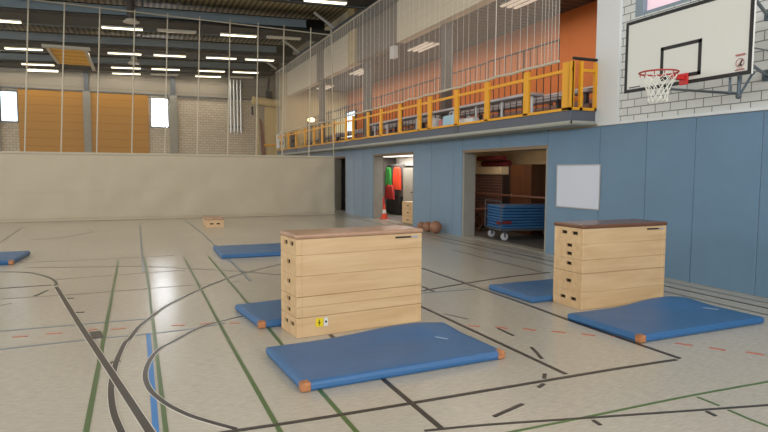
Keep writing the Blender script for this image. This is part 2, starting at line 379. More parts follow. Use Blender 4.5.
# upper brick part on the near side, with the high window opening
wy0, wy1, wz0, wz1 = -5.0, 7.85, 4.35, 6.6
b = MB()
b.box(W, W + .3, NY, 8.75, 2.6, wz0); b.box(W, W + .3, wy1, 8.75, wz0, CZ); b.box(W, W + .3, NY, wy0, wz0, CZ); b.box(W, W + .3, wy0, wy1, wz1, CZ)
b.build('brick_face', M['brick_w'], wr, label='white sand-lime brick masonry above the padding')
MB().box(W - .06, W + .02, NY, 8.6, 2.56, 2.61, .006).build('padding_ledge', M['white'], wr)
wn = struct(empty('window_1', (W + .1, 1.4, wz0)))
MB().box(.0, .02, wy0 - 1.4, wy1 - 1.4, 0, wz1 - wz0).build('pane', M['pinkglass'], wn)
b = MB().box(-.1, .06, wy1 - 1.4 - .16, wy1 - 1.4, 0, wz1 - wz0).box(-.06, .06, wy0 - 1.4, wy1 - 1.4, 0, .07)
for k in range(6): b.box(-.06, .06, wy0 - 1.4 + k * 2.1, wy0 - 1.34 + k * 2.1, 0, wz1 - wz0)
b.build('window_frame', M['steelblue'], wn)
# white corner pier between brick wall and gallery
MB().box(W - .05, W + .35, 8.14, 8.72, 2.6, CZ, .01).build('pier', M['white'], wr, label='white rendered pier')
# far, left and near walls
wf = struct(MB().box(LX - .3, W + 5.2, FARY, FARY + .3, 0, 8.5).build('wall_far', M['brick_far']))
MB().box(LX, W, FARY - .04, FARY, 5.82, 8.45).build('upper_cladding', M['greyclad'], wf)
for a, c in ((-5.40, -2.46), (-2.10, .72), (-10.6, -7.9), (-14.2, -11.3)):
    MB().box(a, c, FARY - .09, FARY - .04, .1, 5.80, .01).build('plywood_panel', M['golden'], wf, label='golden plywood wall panel')
for a, c in ((-2.46, -2.10), (1.80, 2.20), (-6.55, -6.2)):
    MB().box(a, c, FARY - .16, FARY, 0, 5.84).build('pilaster', M['pillar'], wf)
    MB().box(a + .07, c - .07, FARY - .14, FARY, 5.84, 7.9).build('steel_post', M['steel'], wf)
MB().box(LX, W, FARY - .12, FARY, 5.80, 5.86).build('ledge', M['steel'], wf)
for n, (a, c, z0, z1) in enumerate(((-6.13, -5.45, 4.16, 5.62), (.89, 1.70, 4.12, 5.62)), 2):
    w = struct(empty('window_%d' % n, ((a + c) / 2, FARY - .06, z0)))
    h = (c - a) / 2
    MB().box(-h, h, 0, .02, 0, z1 - z0).build('pane', M['skyglass' if n == 2 else 'skyglass_bright'], w)
    MB().box(-h - .06, -h, -.03, .04, -.06, z1 - z0 + .06).box(h, h + .06, -.03, .04, -.06, z1 - z0 + .06).box(-h, h, -.03, .04, -.06, 0).box(-h, h, -.03, .04, z1 - z0, z1 - z0 + .06).build('window_frame', M['steel'], w)
LW0, LW1 = 3.6, 6.8
b = MB().box(LX - .3, LX, NY, FARY, 0, LW0).box(LX - .3, LX, NY, FARY, LW1, 8.5)
for k in range(8): b.box(LX - .3, LX, NY + k * 5.8, NY + k * 5.8 + .4, LW0, LW1)
struct(b.build('wall_left', M['cream']))
struct(MB().box(LX - .3, W + .3, NY - .3, NY, 0, 2.6).box(LX - .3, W + .3, NY - .3, NY, 7.0, 8.5).box(LX - .3, LX + .5, NY - .3, NY, 2.6, 7.0).box(W - .4, W + .3, NY - .3, NY, 2.6, 7.0).box(-4.4, -4, NY - .3, NY, 2.6, 7.0).build('wall_near', M['cream']))
SL = -.031                                   # the roof rises gently towards the gallery side
def rz(x): return 7.86 - SL * x
ce = struct(MB().prism([(LX - .3, rz(LX - .3)), (W + 5.2, rz(W + 5.2)), (W + 5.2, rz(W + 5.2) + .2), (LX - .3, rz(LX - .3) + .2)], NY - .3, FARY + .3, 'XZ').build('ceiling', M['deck']))

# ------------------------------------------------------------------ roof trusses, lamps
RY = [6.3, 12.3, 18.3, 23.8, 29.2, 34.3]
pos = ['over the near end of the hall', 'over the vaulting boxes', 'first dark one crossing the picture top', 'just beyond the divider curtain top', 'over the yellow folded goal', 'closest to the far wall']
for i, y in enumerate(RY):
    t = empty('roof_girder', (-4.2, y, 6.98 + SL * 4.2)); t.rotation_euler = (0, SL, 0); tag(t, 'blue-grey steel roof girder with dark acoustic panel below, ' + pos[i], 'girder', 'roof girders')
    y1 = .0
    MB().box(-11.7, 10.6, -.55, -.5, .22, .50).box(-11.7, 10.6, -.62, -.40, .47, .50).box(-11.7, 10.6, -.62, -.40, .2, .23).build('girder_beam', M['steelblue'], t)
    MB().box(-11.7, 11.6, -.75, .9 if i < 5 else .55, .0, .12).build('acoustic_panel', M['dark'], t)
    MB().box(-11.7, 11.6, .2, .45, .12, .74).build('top_chord', M['dark'], t)
    for k in range(9): MB().tube((-11 + k * 2.6, -.5, .74), (-11 + k * 2.6, -.5, .22), .03, 6).build('hanger', M['steel'], t)
    b = MB().tube((10.9, -.7, .80), (11.7, -.7, .25), .06, 8); b.build('end_brace', M['white'], t)
    MB().tube((-11.7, .35, -.10), (11.4, .35, -.10), .022, 6).build('conduit', M['steel'], t)
lamp = empty('ceiling_lamp')
MB().box(-.70, .70, -.10, .10, .03, .09, .01).build('housing', M['housing'], lamp)
MB().box(-.68, .68, -.085, .085, .0, .03, .01).build('diffuser', M['tube'], lamp, label='glowing diffuser')
lamp_off = empty('ceiling_lamp')
MB().box(-.70, .70, -.10, .10, .03, .09, .01).build('housing', M['housing'], lamp_off)
MB().box(-.68, .68, -.085, .085, .0, .03, .01).build('diffuser', M['tube_dim'], lamp_off, label='unlit diffuser')
LXS = [-6.8, -4.2, -.32, 1.57, 3.86, 5.66]
rown = {12.3: 'nearest row', 18.3: 'row at the picture top', 24.0: 'second row', 29.05: 'third row', 33.0: 'fourth row', 34.55: 'last row by the far wall'}
coln = ['leftmost', 'second from left', 'third from left', 'third from right', 'second from right', 'rightmost']
used = set()
for y, z in ((6.3, 6.86), (12.3, 6.86), (18.3, 6.84), (24.0, 6.86), (29.05, 6.86), (33.0, 6.86), (34.55, 6.80)):
    for j, x in enumerate(LXS):
        off = (y, j) in ((24.0, 3), (24.0, 5), (18.3, 4), (34.55, 3), (34.55, 5))
        src = lamp_off if off else lamp
        o = src if src not in used else copy_tree(src); used.add(src)
        o.location = (x, y, z - SL * x); o.rotation_euler = (0, SL, 0)
        tag(o, ('unlit' if off else 'lit') + ' long fluorescent ceiling lamp, %s, %s' % (rown.get(y, 'row behind the viewer'), coln[j]), 'lamp', 'fluorescent lamps under the roof girders')
# hangers for the row between girders
for x, y, z0, r, lab in ((-.02, 23.25, 6.95, .14, 'thick grey ventilation pipe dropping from the roof behind the first lamp row'), (.05, 30.6, 6.7, .13, 'pale short ventilation pipe above the far lamp rows')):
    t = empty('ventilation_pipe', (x, y, z0)); tag(t, lab, 'pipe')
    MB().tube((0, 0, .12), (0, 0, 7.86 - z0), r, 16).build('pipe', M['steel_post'] if r == .14 else M['housing'], t, smooth=False)
    MB().lathe([(r * 1.9, 0), (r * 2, .03), (r * 1.9, .08), (r, .16)]).build('flange', M['housing'], t)
# folded ceiling goal, yellow slats in a pale frame
t = empty('folded_goal', (-2.55, 27.9, 6.72)); tag(t, 'yellow slatted folded-up goal in a pale frame hanging under the roof', 'goal')
MB().box(-.62, .68, .1, 4.2, .0, .05).build('slatted_board', M['goalwood'], t)
MB().box(-.84, .92, -.14, .10, -.04, .08, .01).box(-.74, -.62, .1, 4.2, -.03, .07).build('frame', M['housing'], t)
MB().box(.68, .80, .1, 5.6, -.03, .09).build('side_arm', M['housing'], t)
for hx, hy in ((-.5, 2), (.5, 2), (-.5, 4), (.5, 4)): MB().tube((hx, hy, .05), (hx, hy, 1.0), .03).build('hanger', M['steel'], t)

# ------------------------------------------------------------------ divider curtain
CY = 22.2
t = empty('divider_curtain', (-3.9, CY, 0)); tag(t, 'beige divider curtain hanging across the whole hall floor', 'curtain')
bm = bmesh.new(); nx, nz = 420, 24; x0, x1 = -12.0, 11.13; H = 2.25
grid = []
for i in range(nx + 1):
    col = []
    for k in range(nz + 1):
        x = x0 + (x1 - x0) * i / nx; z = .02 + (H - .02) * k / nz; f = 1 - (k / nz) ** 2 * .8
        d = .012 * math.sin(x * 2.1 + .5 * z) * f + .007 * math.sin(x * 5.3 + 1.9 * z + 2) * f + .014 * math.sin(3.1 * x - 4.2 * z + .8 * math.sin(1.3 * x)) * f * (1 if x > 3 else .4) + .005 * math.sin(9 * x + 2 * math.sin(2 * z)) * f
        d += -.014 * math.exp(-((z % .42 - .2) / .03) ** 2)
        col.append(bm.verts.new((x, d, z)))
    grid.append(col)
for i in range(nx):
    for k in range(nz): bm.faces.new((grid[i][k], grid[i + 1][k], grid[i + 1][k + 1], grid[i][k + 1]))
s = MB(); s.bm.free(); s.bm = bm
o = s.build('curtain_sheet', M['curtain'], t, smooth=True)
sol = o.modifiers.new('Solidify', 'SOLIDIFY'); sol.thickness = .006
MB().box(x0, x1, -.025, .025, H - .01, H + .05, .008).build('top_hem', M['rope'], t)
MB().box(x0, x1, -.035, .035, .005, .06, .01).build('bottom_hem', M['curtain'], t)
for X in [7.19, 6.18, 5.13, 4.15, 3.12, 2.05, .96, -.11, -1.2, -2.26, -3.3] + [-4.35 - 1.05 * k for k in range(11)]:
    X += 3.9
    if X > x0: MB().tube((X, 0, H), (min(X + .22, 11.12), .42, 7.26), .022, 8).build('suspension_strap', M['rope'], t)
MB().prism([(.0, H + .05), (.006, H + .05), (.426, 7.0), (.42, 7.0)], x0, x1, 'YZ').build('upper_netting', M['net_div'], t)
MB().prism([(x0, 7.17 + .0186 * 15.9), (x1, 7.17 - .0186 * 7.23), (x1, 7.2 - .0186 * 7.23), (x0, 7.2 + .0186 * 15.9)], .40, .44, 'XZ').build('head_rail', M['rope'], t)

# ------------------------------------------------------------------ spectator gallery
GX = 7.35; GE = 8.68; GF = 2.84
g = struct(empty('trim_1', (GX, GE, 2.6)))     # gallery slab
MB().box(0, 4.9, 0, FARY - 2 - GE, .005, .24).build('gallery_slab', M['fascia'], g)
MB().box(.005, .60, .005, FARY - 2 - GE, -.02, .005).build('soffit', M['soffit'], g)
MB().box(-.02, .0, -.02, FARY - 2 - GE, .0, .05).box(-.02, .6, -.02, .0, 0, .05).build('edge_strip', M['soffit'], g)
for yy in (4.1, 12.6, 20): MB().box(-.012, .0, yy, yy + .28, .05, .24).build('fascia_joint', M['steel'], g)
w = struct(MB().box(11.5, 11.8, GE, FARY, GF, CZ).build('wall_gallery', M['orange']))
struct(MB().box(W + .3, 12.0, GE - .1, GE + .05, GF, CZ).build('wall_gallery_end', M['orange']))
struct(MB().box(W + .31, 11.5, GE + .05, FARY - 1.6, 6.30, 6.4).build('ceiling_gallery', M['gal_ceiling']))
struct(MB().box(W - .02, 11.8, FARY - 2, FARY, GF - .24, CZ).build('wall_gallery_far', M['beigepad']))
bd = struct(MB().box(W, W + .3, 22.6, 26.0, 5.9, CZ).box(W, W + .3, 27.2, 33.0, 5.9, CZ).box(W, W + .3, 8.72, 17.9, 5.9, CZ).build('wall_gallery_band', M['band']))
MB().box(W + .05, W + .3, 17.9, 21.8, 5.9, CZ).box(W + .05, W + .3, 26.0, 27.2, 5.9, CZ).build('recessed_band', M['band_grey'], bd)
MB().box(W - .05, W + .3, 21.8, 22.6, 5.9, CZ).build('band_pier', M['beigepad'], bd)
MB().box(W + .06, W + .22, 18.3, 18.6, 5.5, 6.3).build('band_bracket', M['white'], bd)
MB().box(GX - .05, W, 9, FARY - 2, 7.2, 7.3).build('net_track', M['steel'], bd)
MB().tube((GX + .25, 9, 7.42), (GX + .25, 34, 7.42), .07, 10).build('cable_duct', M['black'], bd)
for k, y in enumerate((15.14, 21.39, 27.43)):
    tag(MB().box(8.18, 8.42, y - .14, y + .14, GF, CZ).build('steel_column', M['steel_post']), 'grey steel column on the spectator gallery, %s' % ['tallest in view', 'behind the recessed band', 'furthest one'][k], 'column', 'gallery columns')
# crossbeams visible under the band gap
# yellow railing
rl = empty('gallery_railing', (GX, GE, GF)); tag(rl, 'yellow steel railing along the edge of the spectator gallery', 'railing')
ys = [8.83, 10.04, 11.5, 12.87, 14.32, 14.95, 16.27, 17.76, 18.92, 20.42, 21.2, 22.7, 24.3, 25.53, 27.04, 28.73, 30.3, 31.9]
for i, y in enumerate(ys):
    w_ = .085 if i else .10
    MB().box(-.03, .03, y - w_ - GE, y + w_ - GE, 0, .88, .008).build('post', M['yellow'], rl)
MB().box(-.03, .03, .0, .07, 0, .88).box(.0, .05, 0, .05, 0, .88).build('post', M['yellow'], rl)
MB().box(.16, .22, -.03, .03, 0, .88).build('post', M['yellow'], rl)
MB().box(.50, .58, -.03, .03, 0, .88).build('post', M['yellow'], rl)
MB().box(-.02, .02, 0, 24.2, .70, .76).box(.2, .55, -.02, .02, .70, .75).build('hand_rail', M['yellow'], rl)
MB().box(-.03, .0, 0, 24.2, .0, .05).box(0, .58, -.03, 0, 0, .05).build('bottom_rail', M['yellow'], rl)
MB().tube((0, 0, .93), (.60, 0, .93), .028, 10).build('end_rail', M['black'], rl, label='black tube closing the railing end')
# protection net
nt_ = empty('protection_net', (GX - .06, 9.0, 3.74)); tag(nt_, 'tall fine white ball-stop net hanging above the yellow gallery railing', 'net')
MB().box(-.002, .002, 0, 24, 0, 3.40).build('netting', M['net_thin'], nt_)
b = MB(); y = 0.02
while y < 24:
    b.tube((0, y, 0), (0, y, 3.4), .0032 + .005 * (random.random() > .88), 5); y += (.10 if y < .5 else .22 + random.random() * .2)
b.build('vertical_cords', M['cord'], nt_)
b = MB(); y = 0
while y < 24:
    b.tube((0, y, .02 + .015 * math.sin(y * 7)), (0, min(y + .5, 24), .02 + .015 * math.sin((y + .5) * 7)), .028, 6); y += .5
b.build('bottom_rope', M['rope'], nt_)
MB().tube((0, 0, 3.4), (0, 24, 3.4), .025, 6).build('top_rope', M['rope'], nt_)
# bleachers
for k in range(3):
    t = empty('bleacher_step', (8.75 + .8 * k, 22, GF)); tag(t, 'brown stepped seating row on the gallery, %s row' % ['lowest', 'middle', 'highest'][k], 'bench', 'stepped seating rows')
    MB().box(0, .8, -11.3, 10.9, 0, .22 + .22 * k).build('step', M['bleach'], t)
    MB().box(.05, .40, -11.2, 10.9, .50 + .22 * k, .55 + .22 * k, .01).build('seat_board', M['bench'], t)
    for j in range(10):
        MB().box(.18, .26, -11 + j * 2.3, -10.92 + j * 2.3, .22 + .22 * k, .50 + .22 * k).build('leg', M['steel'], t)
tb = empty('gallery_bench', (7.86, 10.5, GF)); tag(tb, 'long white bench with thin legs just behind the yellow railing', 'bench')
MB().box(-.12, .28, 0, 9.5, .50, .56, .01).build('seat_board', M['bench'], tb)
for j in range(9): MB().tube((.08, .15 + j * 1.14, 0), (.08, .15 + j * 1.14, .5), .03, 8).build('leg', M['white'], tb)
hr = empty('stair_railing', (8.75, 10.8, GF)); tag(hr, 'black metal railing with thin vertical bars in front of the seating rows', 'railing')
for k in range(7):
    y0, y1 = k * 3.0, k * 3.0 + 2.9
    MB().tube((0, y0, 1.80 - .02 * k), (0, y1, 1.80 - .02 * k), .022, 6).build('top_bar', M['black'], hr)
    b = MB()
    y = y0
    while y <= y1 + .01: b.tube((0, y, .3), (0, y, 1.80), .011 if random.random() > .2 else .022, 6); y += .26
    b.build('balusters', M['black'], hr)
# things standing on the gallery edge
def bag(name, label, m, y, w_, h, x=7.62):
    b = MB().box(-.10, .10, -w_ / 2, w_ / 2, 0, h, .04, 3)
    return tag(b.build(name, m, loc=(x, y, GF)), label, name.split('_')[-1])
bag('plastic_bag', 'white plastic bag at the gallery edge left of the pink carton', M['bag_w'], 14.50, .30, .32)
bag('drink_carton', 'pink carton between two bags at the gallery edge', M['bag_r'], 14.08, .16, .26)
t = empty('tote_bag', (7.62, 13.62, GF)); tag(t, 'pale blue bulging bag at the gallery edge behind a yellow post', 'bag')
MB().box(-.12, .12, -.30, .30, 0, .34, .07, 3).build('bag_body', M['bag_b'], t); MB().path([(0, -.12, .32), (0, -.08, .42), (0, .08, .42), (0, .12, .32)], .012).build('handle', M['bag_w'], t)
t = empty('sports_bag', (7.65, 12.80, GF)); tag(t, 'white flattened bag lying at the gallery edge right of the blue bag', 'bag')
MB().box(-.13, .13, -.36, .36, 0, .2, .08, 3).build('bag_body', M['bag_w'], t); MB().path([(0, -.1, .19), (0, 0, .26), (0, .12, .19)], .012).build('strap', M['bag_b'], t)
t = empty('towel', (7.62, 11.1, GF)); tag(t, 'crumpled white cloth at the gallery edge beside the bench', 'cloth')
MB().ball((0, 0, .035), .13, 12, (1, 1.6, .28)).ball((0, .22, .03), .1, 12, (1, 1.2, .3)).build('cloth_fold', M['bag_w'], t, smooth=True)
# window-like bright door panel in gallery back
wd = struct(empty('window_4', (11.46, 32.2, 3.5)))
MB().box(0, .02, -.75, .75, 0, 1.6).build('pane', M['skyglass'], wd)
MB().box(-.03, .03, -.83, -.75, -.08, 1.68).box(-.03, .03, .75, .83, -.08, 1.68).box(-.03, .03, -.75, .75, -.08, 0).box(-.03, .03, -.75, .75, 1.6, 1.68).build('window_frame', M['steel'], wd)
# gallery lamps
gl = None
for k, (x, y, lab) in enumerate(((9.75, 19.6, 'between the columns'), (9.55, 13.2, 'at the near end, cut by the picture top'), (9.55, 25.6, 'far end'), (9.55, 31.0, 'furthest one'))):
    if gl is None:
        gl = empty('gallery_lamp'); o = gl
        MB().box(-.06, .06, -.80, .80, .06, .10, .01).box(-.28, .28, -.70, -.60, .05, .10).box(-.28, .28, .60, .70, .05, .10).build('housing', M['housing'], gl)
        for s_ in (-.22, 0, .22): MB().box(s_ - .05, s_ + .05, -.78, .78, 0, .05, .015).build('tube', M['galtube'], gl)
    else: o = copy_tree(gl)
    o.location = (x, y, 6.196); tag(o, 'three-tube lamp under the gallery ceiling, ' + lab, 'lamp', 'gallery lamps')
t = empty('smoke_detector', (9.0, 16.4, 6.2)); tag(t, 'small round pale detector under the gallery ceiling', 'detector')
MB().lathe([(.16, 0), (.2, .04), (.2, .10)]).build('body', M['housing'], t)
MB().lathe([(.06, -.05), (.08, 0)]).build('sensor', M['white'], t)
t = empty('spot_lamp', (7.75, 27.4, 2.9)); tag(t, 'small glowing lamp on a thin stand at the far end of the gallery', 'lamp')
MB().tube((0, 0, -.05), (0, 0, 1.15), .025, 8).build('stand', M['steel'], t); MB().tube((-.3, 0, .95), (.3, 0, .95), .02, 8).build('crossbar', M['steel'], t)
MB().ball((0, 0, 1.24), .16, 12, (1.2, 1.2, .7)).build('lamp_head', mat('glowing_lamp', (255, 232, 180), .4, emit=2.5), t, smooth=True)
# ------------------------------------------------------------------ vaulting boxes
def vault(loc, rz, L, Wd, label, secs, top, padm, strong):
    """secs: (z0, z1, [hole centres (u, z)]) bottom to top; L along x, Wd along y; front face y=0"""
    t = empty('vaulting_box', loc, rz); tag(t, label, 'vaulting box', None)
    th = .022
    for (z0, z1, holes) in secs:
        b = MB(); g = .004 if z0 in strong else .0012
        z0 += g; z1 -= g * .2
        b.box(0.004, L - .004, 0, th, z0, z1, .003, 1).box(0.004, L - .004, Wd - th, Wd, z0, z1, .003, 1)
        for xx in (0, L - th):
            hw, hh = .05, .021
            # end panel with open hand holes: strips around the slots
            ys_ = [th]
            zs_ = sorted({z0, z1} | {h[1] - hh for h in holes} | {h[1] + hh for h in holes})
            for za, zb in zip(zs_, zs_[1:]):
                cut = sorted([(h[0] - hw, h[0] + hw) for h in holes if h[1] - hh < (za + zb) / 2 < h[1] + hh])
                y = th
                for c0, c1 in cut:
                    b.box(xx, xx + th, y, c0, za, zb); y = c1
                b.box(xx, xx + th, y, Wd - th, za, zb)
        # corner posts
        b.box(-.006, .055, -.006, .03, z0, z1, .006, 1).box(L - .055, L + .006, -.006, .03, z0, z1, .006, 1)
        b.box(-.006, .03, Wd - .03, Wd + .006, z0, z1, .006, 1).box(L - .03, L + .006, Wd - .03, Wd + .006, z0, z1, .006, 1)
        b.build('box_section', M['ply'], t)
    z = top
    MB().box(.03, L - .03, .03, Wd - .03, .012, z - .012).build('hole_shade_block', M['hole'], t)  # dark block added behind the slots so the holes look shaded
    # padded leather top with rounded edges
    bm_ = MB(); bm_.box(-.02, L + .02, -.02, Wd + .02, z, z + .05, .022, 3)
    bm_.build('padded_top', padm, t)
    MB().box(L - .34, L - .14, -.010, -.0005, z - .045, z - .028).build('name_plate', M['black'], t)
    MB().box(L - .12, L - .05, -.0095, -.0005, z - .045, z - .03).build('name_plate', M['label'], t)
    return t
S = .205
secs1 = [(.0, .205, [(.15, .125), (.32, .125)]), (.205, .315, [(.245, .26)]), (.315, .42, [(.245, .375)]),
         (.42, .635, [(.245, .56)]), (.635, .85, [(.245, .765)]), (.85, 1.015, [(.15, .96), (.32, .96)])]
v1 = vault((1.475, 5.765, 0), R(6.6), 1.49, .46, 'larger nearer wooden vaulting box with brown leather top in the middle of the hall', secs1, 1.015, M['pad'], (.205, .42))
MB().box(.20, .285, -.004, .0005, .095, .185, .002, 1).build('sticker', M['yellowlab'], v1, label='yellow warning sticker')
MB().box(.293, .34, -.004, .0005, .095, .185, .002, 1).build('sticker', M['board'], v1, label='white information sticker')
MB().box(.305, .325, -.006, -.003, .130, .152).box(.235, .243, -.006, -.003, .11, .17).box(.225, .255, -.006, -.003, .136, .144).build('sticker_print', M['black'], v1)
secs2 = [(.0, .20, [(.13, .13), (.29, .13)]), (.20, .49, [(.245, .38)]), (.49, .60, [(.245, .545)]), (.60, .725, [(.245, .66)]),
         (.725, .85, [(.245, .785)]), (.85, 1.01, [(.12, .955), (.29, .955)])]
secs2 = [(.0, .215, [(.15, .115), (.34, .115)]), (.215, .45, [(.245, .335)]), (.45, .62, [(.245, .555)]), (.62, .82, [(.245, .68), (.245, .785)]), (.82, 1.01, [(.15, .945), (.34, .945)])]
v2 = vault((5.045, 5.68, 0), R(1.3), 1.405, .52, 'wooden vaulting box standing near the blue padded wall under the basketball hoop', secs2, 1.01, M['pad2'], (.45,))
# small box top section by the curtain
t = empty('vaulting_box', (1.92, 18.3, 0), R(-1)); tag(t, 'low wooden vaulting box section standing alone in front of the beige curtain', 'vaulting box')
b = MB(); b.box(0, .5, 0, .02, .0, .22).box(0, .5, 1.28, 1.3, 0, .22).box(0, .02, .02, 1.28, 0, .22).box(.48, .5, .02, 1.28, 0, .22)
b.build('box_section', M['ply_y'], t)
MB().box(.10, .2, -.004, 0.0005, .09, .13).box(.29, .39, -.004, 0.0005, .09, .13).build('hand_hole_shade', M['hole'], t)  # flat dark plates painted as the shade of hand holes
MB().box(-.02, .52, -.02, 1.32, .22, .27, .02, 2).build('padded_top', M['pad'], t)

# ------------------------------------------------------------------ gym mats
def gym_mat(loc, rz, L, Wd, label, bump=None, tagpos=None, group=None, h=.08, patches=((0, 0), (1, 0))):
    t = empty('gym_mat', loc, rz); tag(t, label, 'gym mat', group)
    bump = bump or (lambda x, y: 0)
    nx, ny = 48, 28; bm = bmesh.new(); r = .02
    def prof(u, Ln):   # rounded inset factor along an edge
        d = min(u, Ln - u); return 1 if d > r else math.sqrt(max(0, 1 - (1 - d / r) ** 2))
    def coords(n, Ln):
        a = [0, r * .15, r * .5, r]; b_ = [Ln - q for q in reversed(a)]
        return a + [r + (Ln - 2 * r) * i / n for i in range(1, n)] + b_
    xs, ys2 = coords(nx, L), coords(ny, Wd)
    top, bot = [], []
    for x in xs:
        rt, rb = [], []
        for y in ys2:
            f = min(prof(x, L), prof(y, Wd)); bz = bump(x, y)
            rt.append(bm.verts.new((x, y, h / 2 + h / 2 * f + bz + .0015 * math.sin(x * 9) * math.sin(y * 11)))); rb.append(bm.verts.new((x, y, h / 2 - (h / 2) * f + bz * .9)))
        top.append(rt); bot.append(rb)
    n, m_ = len(xs), len(ys2)
    for i in range(n - 1):
        for j in range(m_ - 1):
            bm.faces.new((top[i][j], top[i + 1][j], top[i + 1][j + 1], top[i][j + 1])); bm.faces.new((bot[i][j], bot[i][j + 1], bot[i + 1][j + 1], bot[i + 1][j]))
    for i in range(n - 1):
        bm.faces.new((top[i][0], bot[i][0], bot[i + 1][0], top[i + 1][0])); bm.faces.new((top[i][-1], top[i + 1][-1], bot[i + 1][-1], bot[i][-1]))
    for j in range(m_ - 1):
        bm.faces.new((top[0][j], top[0][j + 1], bot[0][j + 1], bot[0][j])); bm.faces.new((top[-1][j], bot[-1][j], bot[-1][j + 1], top[-1][j + 1]))
    s = MB(); s.bm.free(); s.bm = bm; s.build('mat_cover', M['mat_blue'], t, smooth=True)
    for cx, cy in [(L * p, Wd * q) for p, q in patches]:
        a = .075; bz = bump(cx, cy)
        x0_, x1_ = (cx - .006, cx + a) if cx == 0 else (cx - a, cx + .006); y0_, y1_ = (cy - .006, cy + a) if cy == 0 else (cy - a, cy + .006)
        MB().box(x0_, x1_, y0_, y1_, .004 + bz, h + .002 + bz, .016, 2).build('corner_patch', M['leather'], t, label='tan leather corner patch')
    MB().box(.2, L - .2, -.004, .002, h * .46, h * .54).build('seam', M['mat_side'], t)
    if tagpos:
        x, y = tagpos; bz = bump(x, y)
        b = MB().box(-.11, .11, -.012, .012, h + bz, h + .004 + bz, 0, 1); b.build('label_strip', M['label'], t, loc=(x, y, 0), rz=R(-62), label='printed pale label')
    return t
ss = lambda e0, e1, x: (lambda q: q * q * (3 - 2 * q))(min(1, max(0, (x - e0) / (e1 - e0))))
gym_mat((1.135, 4.30, 0), R(3.6), 1.93, 1.06, 'blue gym mat lying in front of the larger vaulting box, nearest to the viewer',
        bump=lambda x, y: .055 * ss(.55, 1.05, y) * ss(.4, 1.5, x) * (1 - .6 * ss(1.55, 1.93, x)) , tagpos=(1.60, .62))
gym_mat((4.60, 4.32, 0), R(1.9), 1.93, 1.05, 'blue gym mat before the vaulting box by the padded wall, bent up at its back',
        bump=lambda x, y: .065 * ss(.5, 1.05, y) * ss(.6, 1.5, x) * (1 - .55 * ss(1.6, 1.93, x)), tagpos=(1.72, .55), patches=((0, 0),))
gym_mat((1.19, 6.27, 0), R(6.6), 2.0, .98, 'blue gym mat behind the larger vaulting box, only its left end showing', patches=((0, 0),))
gym_mat((4.70, 6.215, 0), R(1.3), 2.0, .98, 'blue gym mat behind the vaulting box near the wall, left corner showing', patches=())
gym_mat((1.49, 11.65, 0), R(-.6), 2.0, 1.5, 'far blue gym mat beyond the larger vaulting box, towards the curtain', patches=())
gym_mat((-4.09, 12.35, 0), R(-3), 2.02, 1.4, 'blue gym mat cut by the left edge of the picture', patches=((1, 0),))

# ------------------------------------------------------------------ basketball hoop
BX = 6.5; BRY, BRZ = -.79, .05
t = empty('basketball_hoop', (BX, 5.62, 2.835)); tag(t, 'wall-mounted basketball hoop with white black-edged backboard above the padded wall', 'basketball hoop')
y0, y1, hh = -.95, .95, .99
MB().box(0, .03, y0, y1, 0, hh, .004).build('backboard', M['board'], t)
b = MB(); e = .045
b.box(-.006, .0, y0, y1, 0, e).box(-.006, 0, y0, y1, hh - e, hh).box(-.006, 0, y0, y0 + e, e, hh - e).box(-.006, 0, y1 - e, y1, e, hh - e)
b.build('board_border', M['black'], t)
b = MB(); a0, a1, c0, c1 = -.29, .33, .09, .53
b.box(-.006, 0, a0, a1, c0, c0 + e).box(-.006, 0, a0, a1, c1 - e, c1).box(-.006, 0, a0, a0 + e, c0, c1).box(-.006, 0, a1 - e, a1, c0, c1)
b.build('target_rectangle', M['black'], t)
RC = (-.45, -.06, .115)
MB().box(-.03, -.0, -.12, .0, -.01, .135, .006).box(-.235, -.03, -.09, -.03, .05, .11, .006).build('rim_bracket', M['red'], t)
s = MB(); s.torus(RC, .225, .011); s.build('rim', M['rim'], t, smooth=True)
for k in range(12):
    a = 2 * math.pi * k / 12
    MB().tube((RC[0] + .225 * math.cos(a), RC[1] + .225 * math.sin(a), RC[2] - .0), (RC[0] + .215 * math.cos(a), RC[1] + .215 * math.sin(a), RC[2] - .045), .006, 5).build('net_hook', M['rim'], t)
b = MB(); n = 12; rs = [(.213, -.04), (.185, -.10), (.15, -.17), (.122, -.24), (.112, -.30), (.118, -.36)]
for lv in range(5):
    (ra, za), (rb, zb) = rs[lv], rs[lv + 1]
    for k in range(n):
        for sg in (-1, 1):
            a = 2 * math.pi * (k + .5 * (lv % 2)) / n; a2 = a + sg * math.pi / n
            b.tube((RC[0] + ra * math.cos(a), RC[1] + ra * math.sin(a), RC[2] + za), (RC[0] + rb * math.cos(a2), RC[1] + rb * math.sin(a2), RC[2] + zb), .0048, 5)
b.build('net', M['cord'], t)
b = MB()
WX = W - BX
b.path([(.20, -.66, -.18), (WX, 1.50, .22)], .018)             # long lower arm back to the wall
b.tube((.20, -.66, -.22), (.20, -.66, .9), .022).tube((.12, -.60, -.17), (.12, -.60, .85), .014)
b.tube((.20, -.66, -.22), (.25, BRY, BRZ), .014).tube((.10, -.86, .13), (WX, -.14, .19), .020)
b.tube((.06, -.9, .86), (WX, -.10, 1.0), .022).tube((.10, -.86, .32), (WX, -.13, .53), .010)
b.tube((.05, .8, .9), (WX, .95, .95), .028).tube((.05, .85, .12), (WX, .95, .95), .014)
b.tube((.05, -.9, .9), (.05, .9, .9), .025).tube((.05, -.9, .12), (.05, .9, .12), .025)
b.build('support_frame', M['frame'], t)
b = MB()
b.ball((.20, -.66, -.21), .035).build('frame_joint', M['steel'], t); MB().ball((.25, BRY, BRZ), .026).build('frame_joint', M['steel'], t)
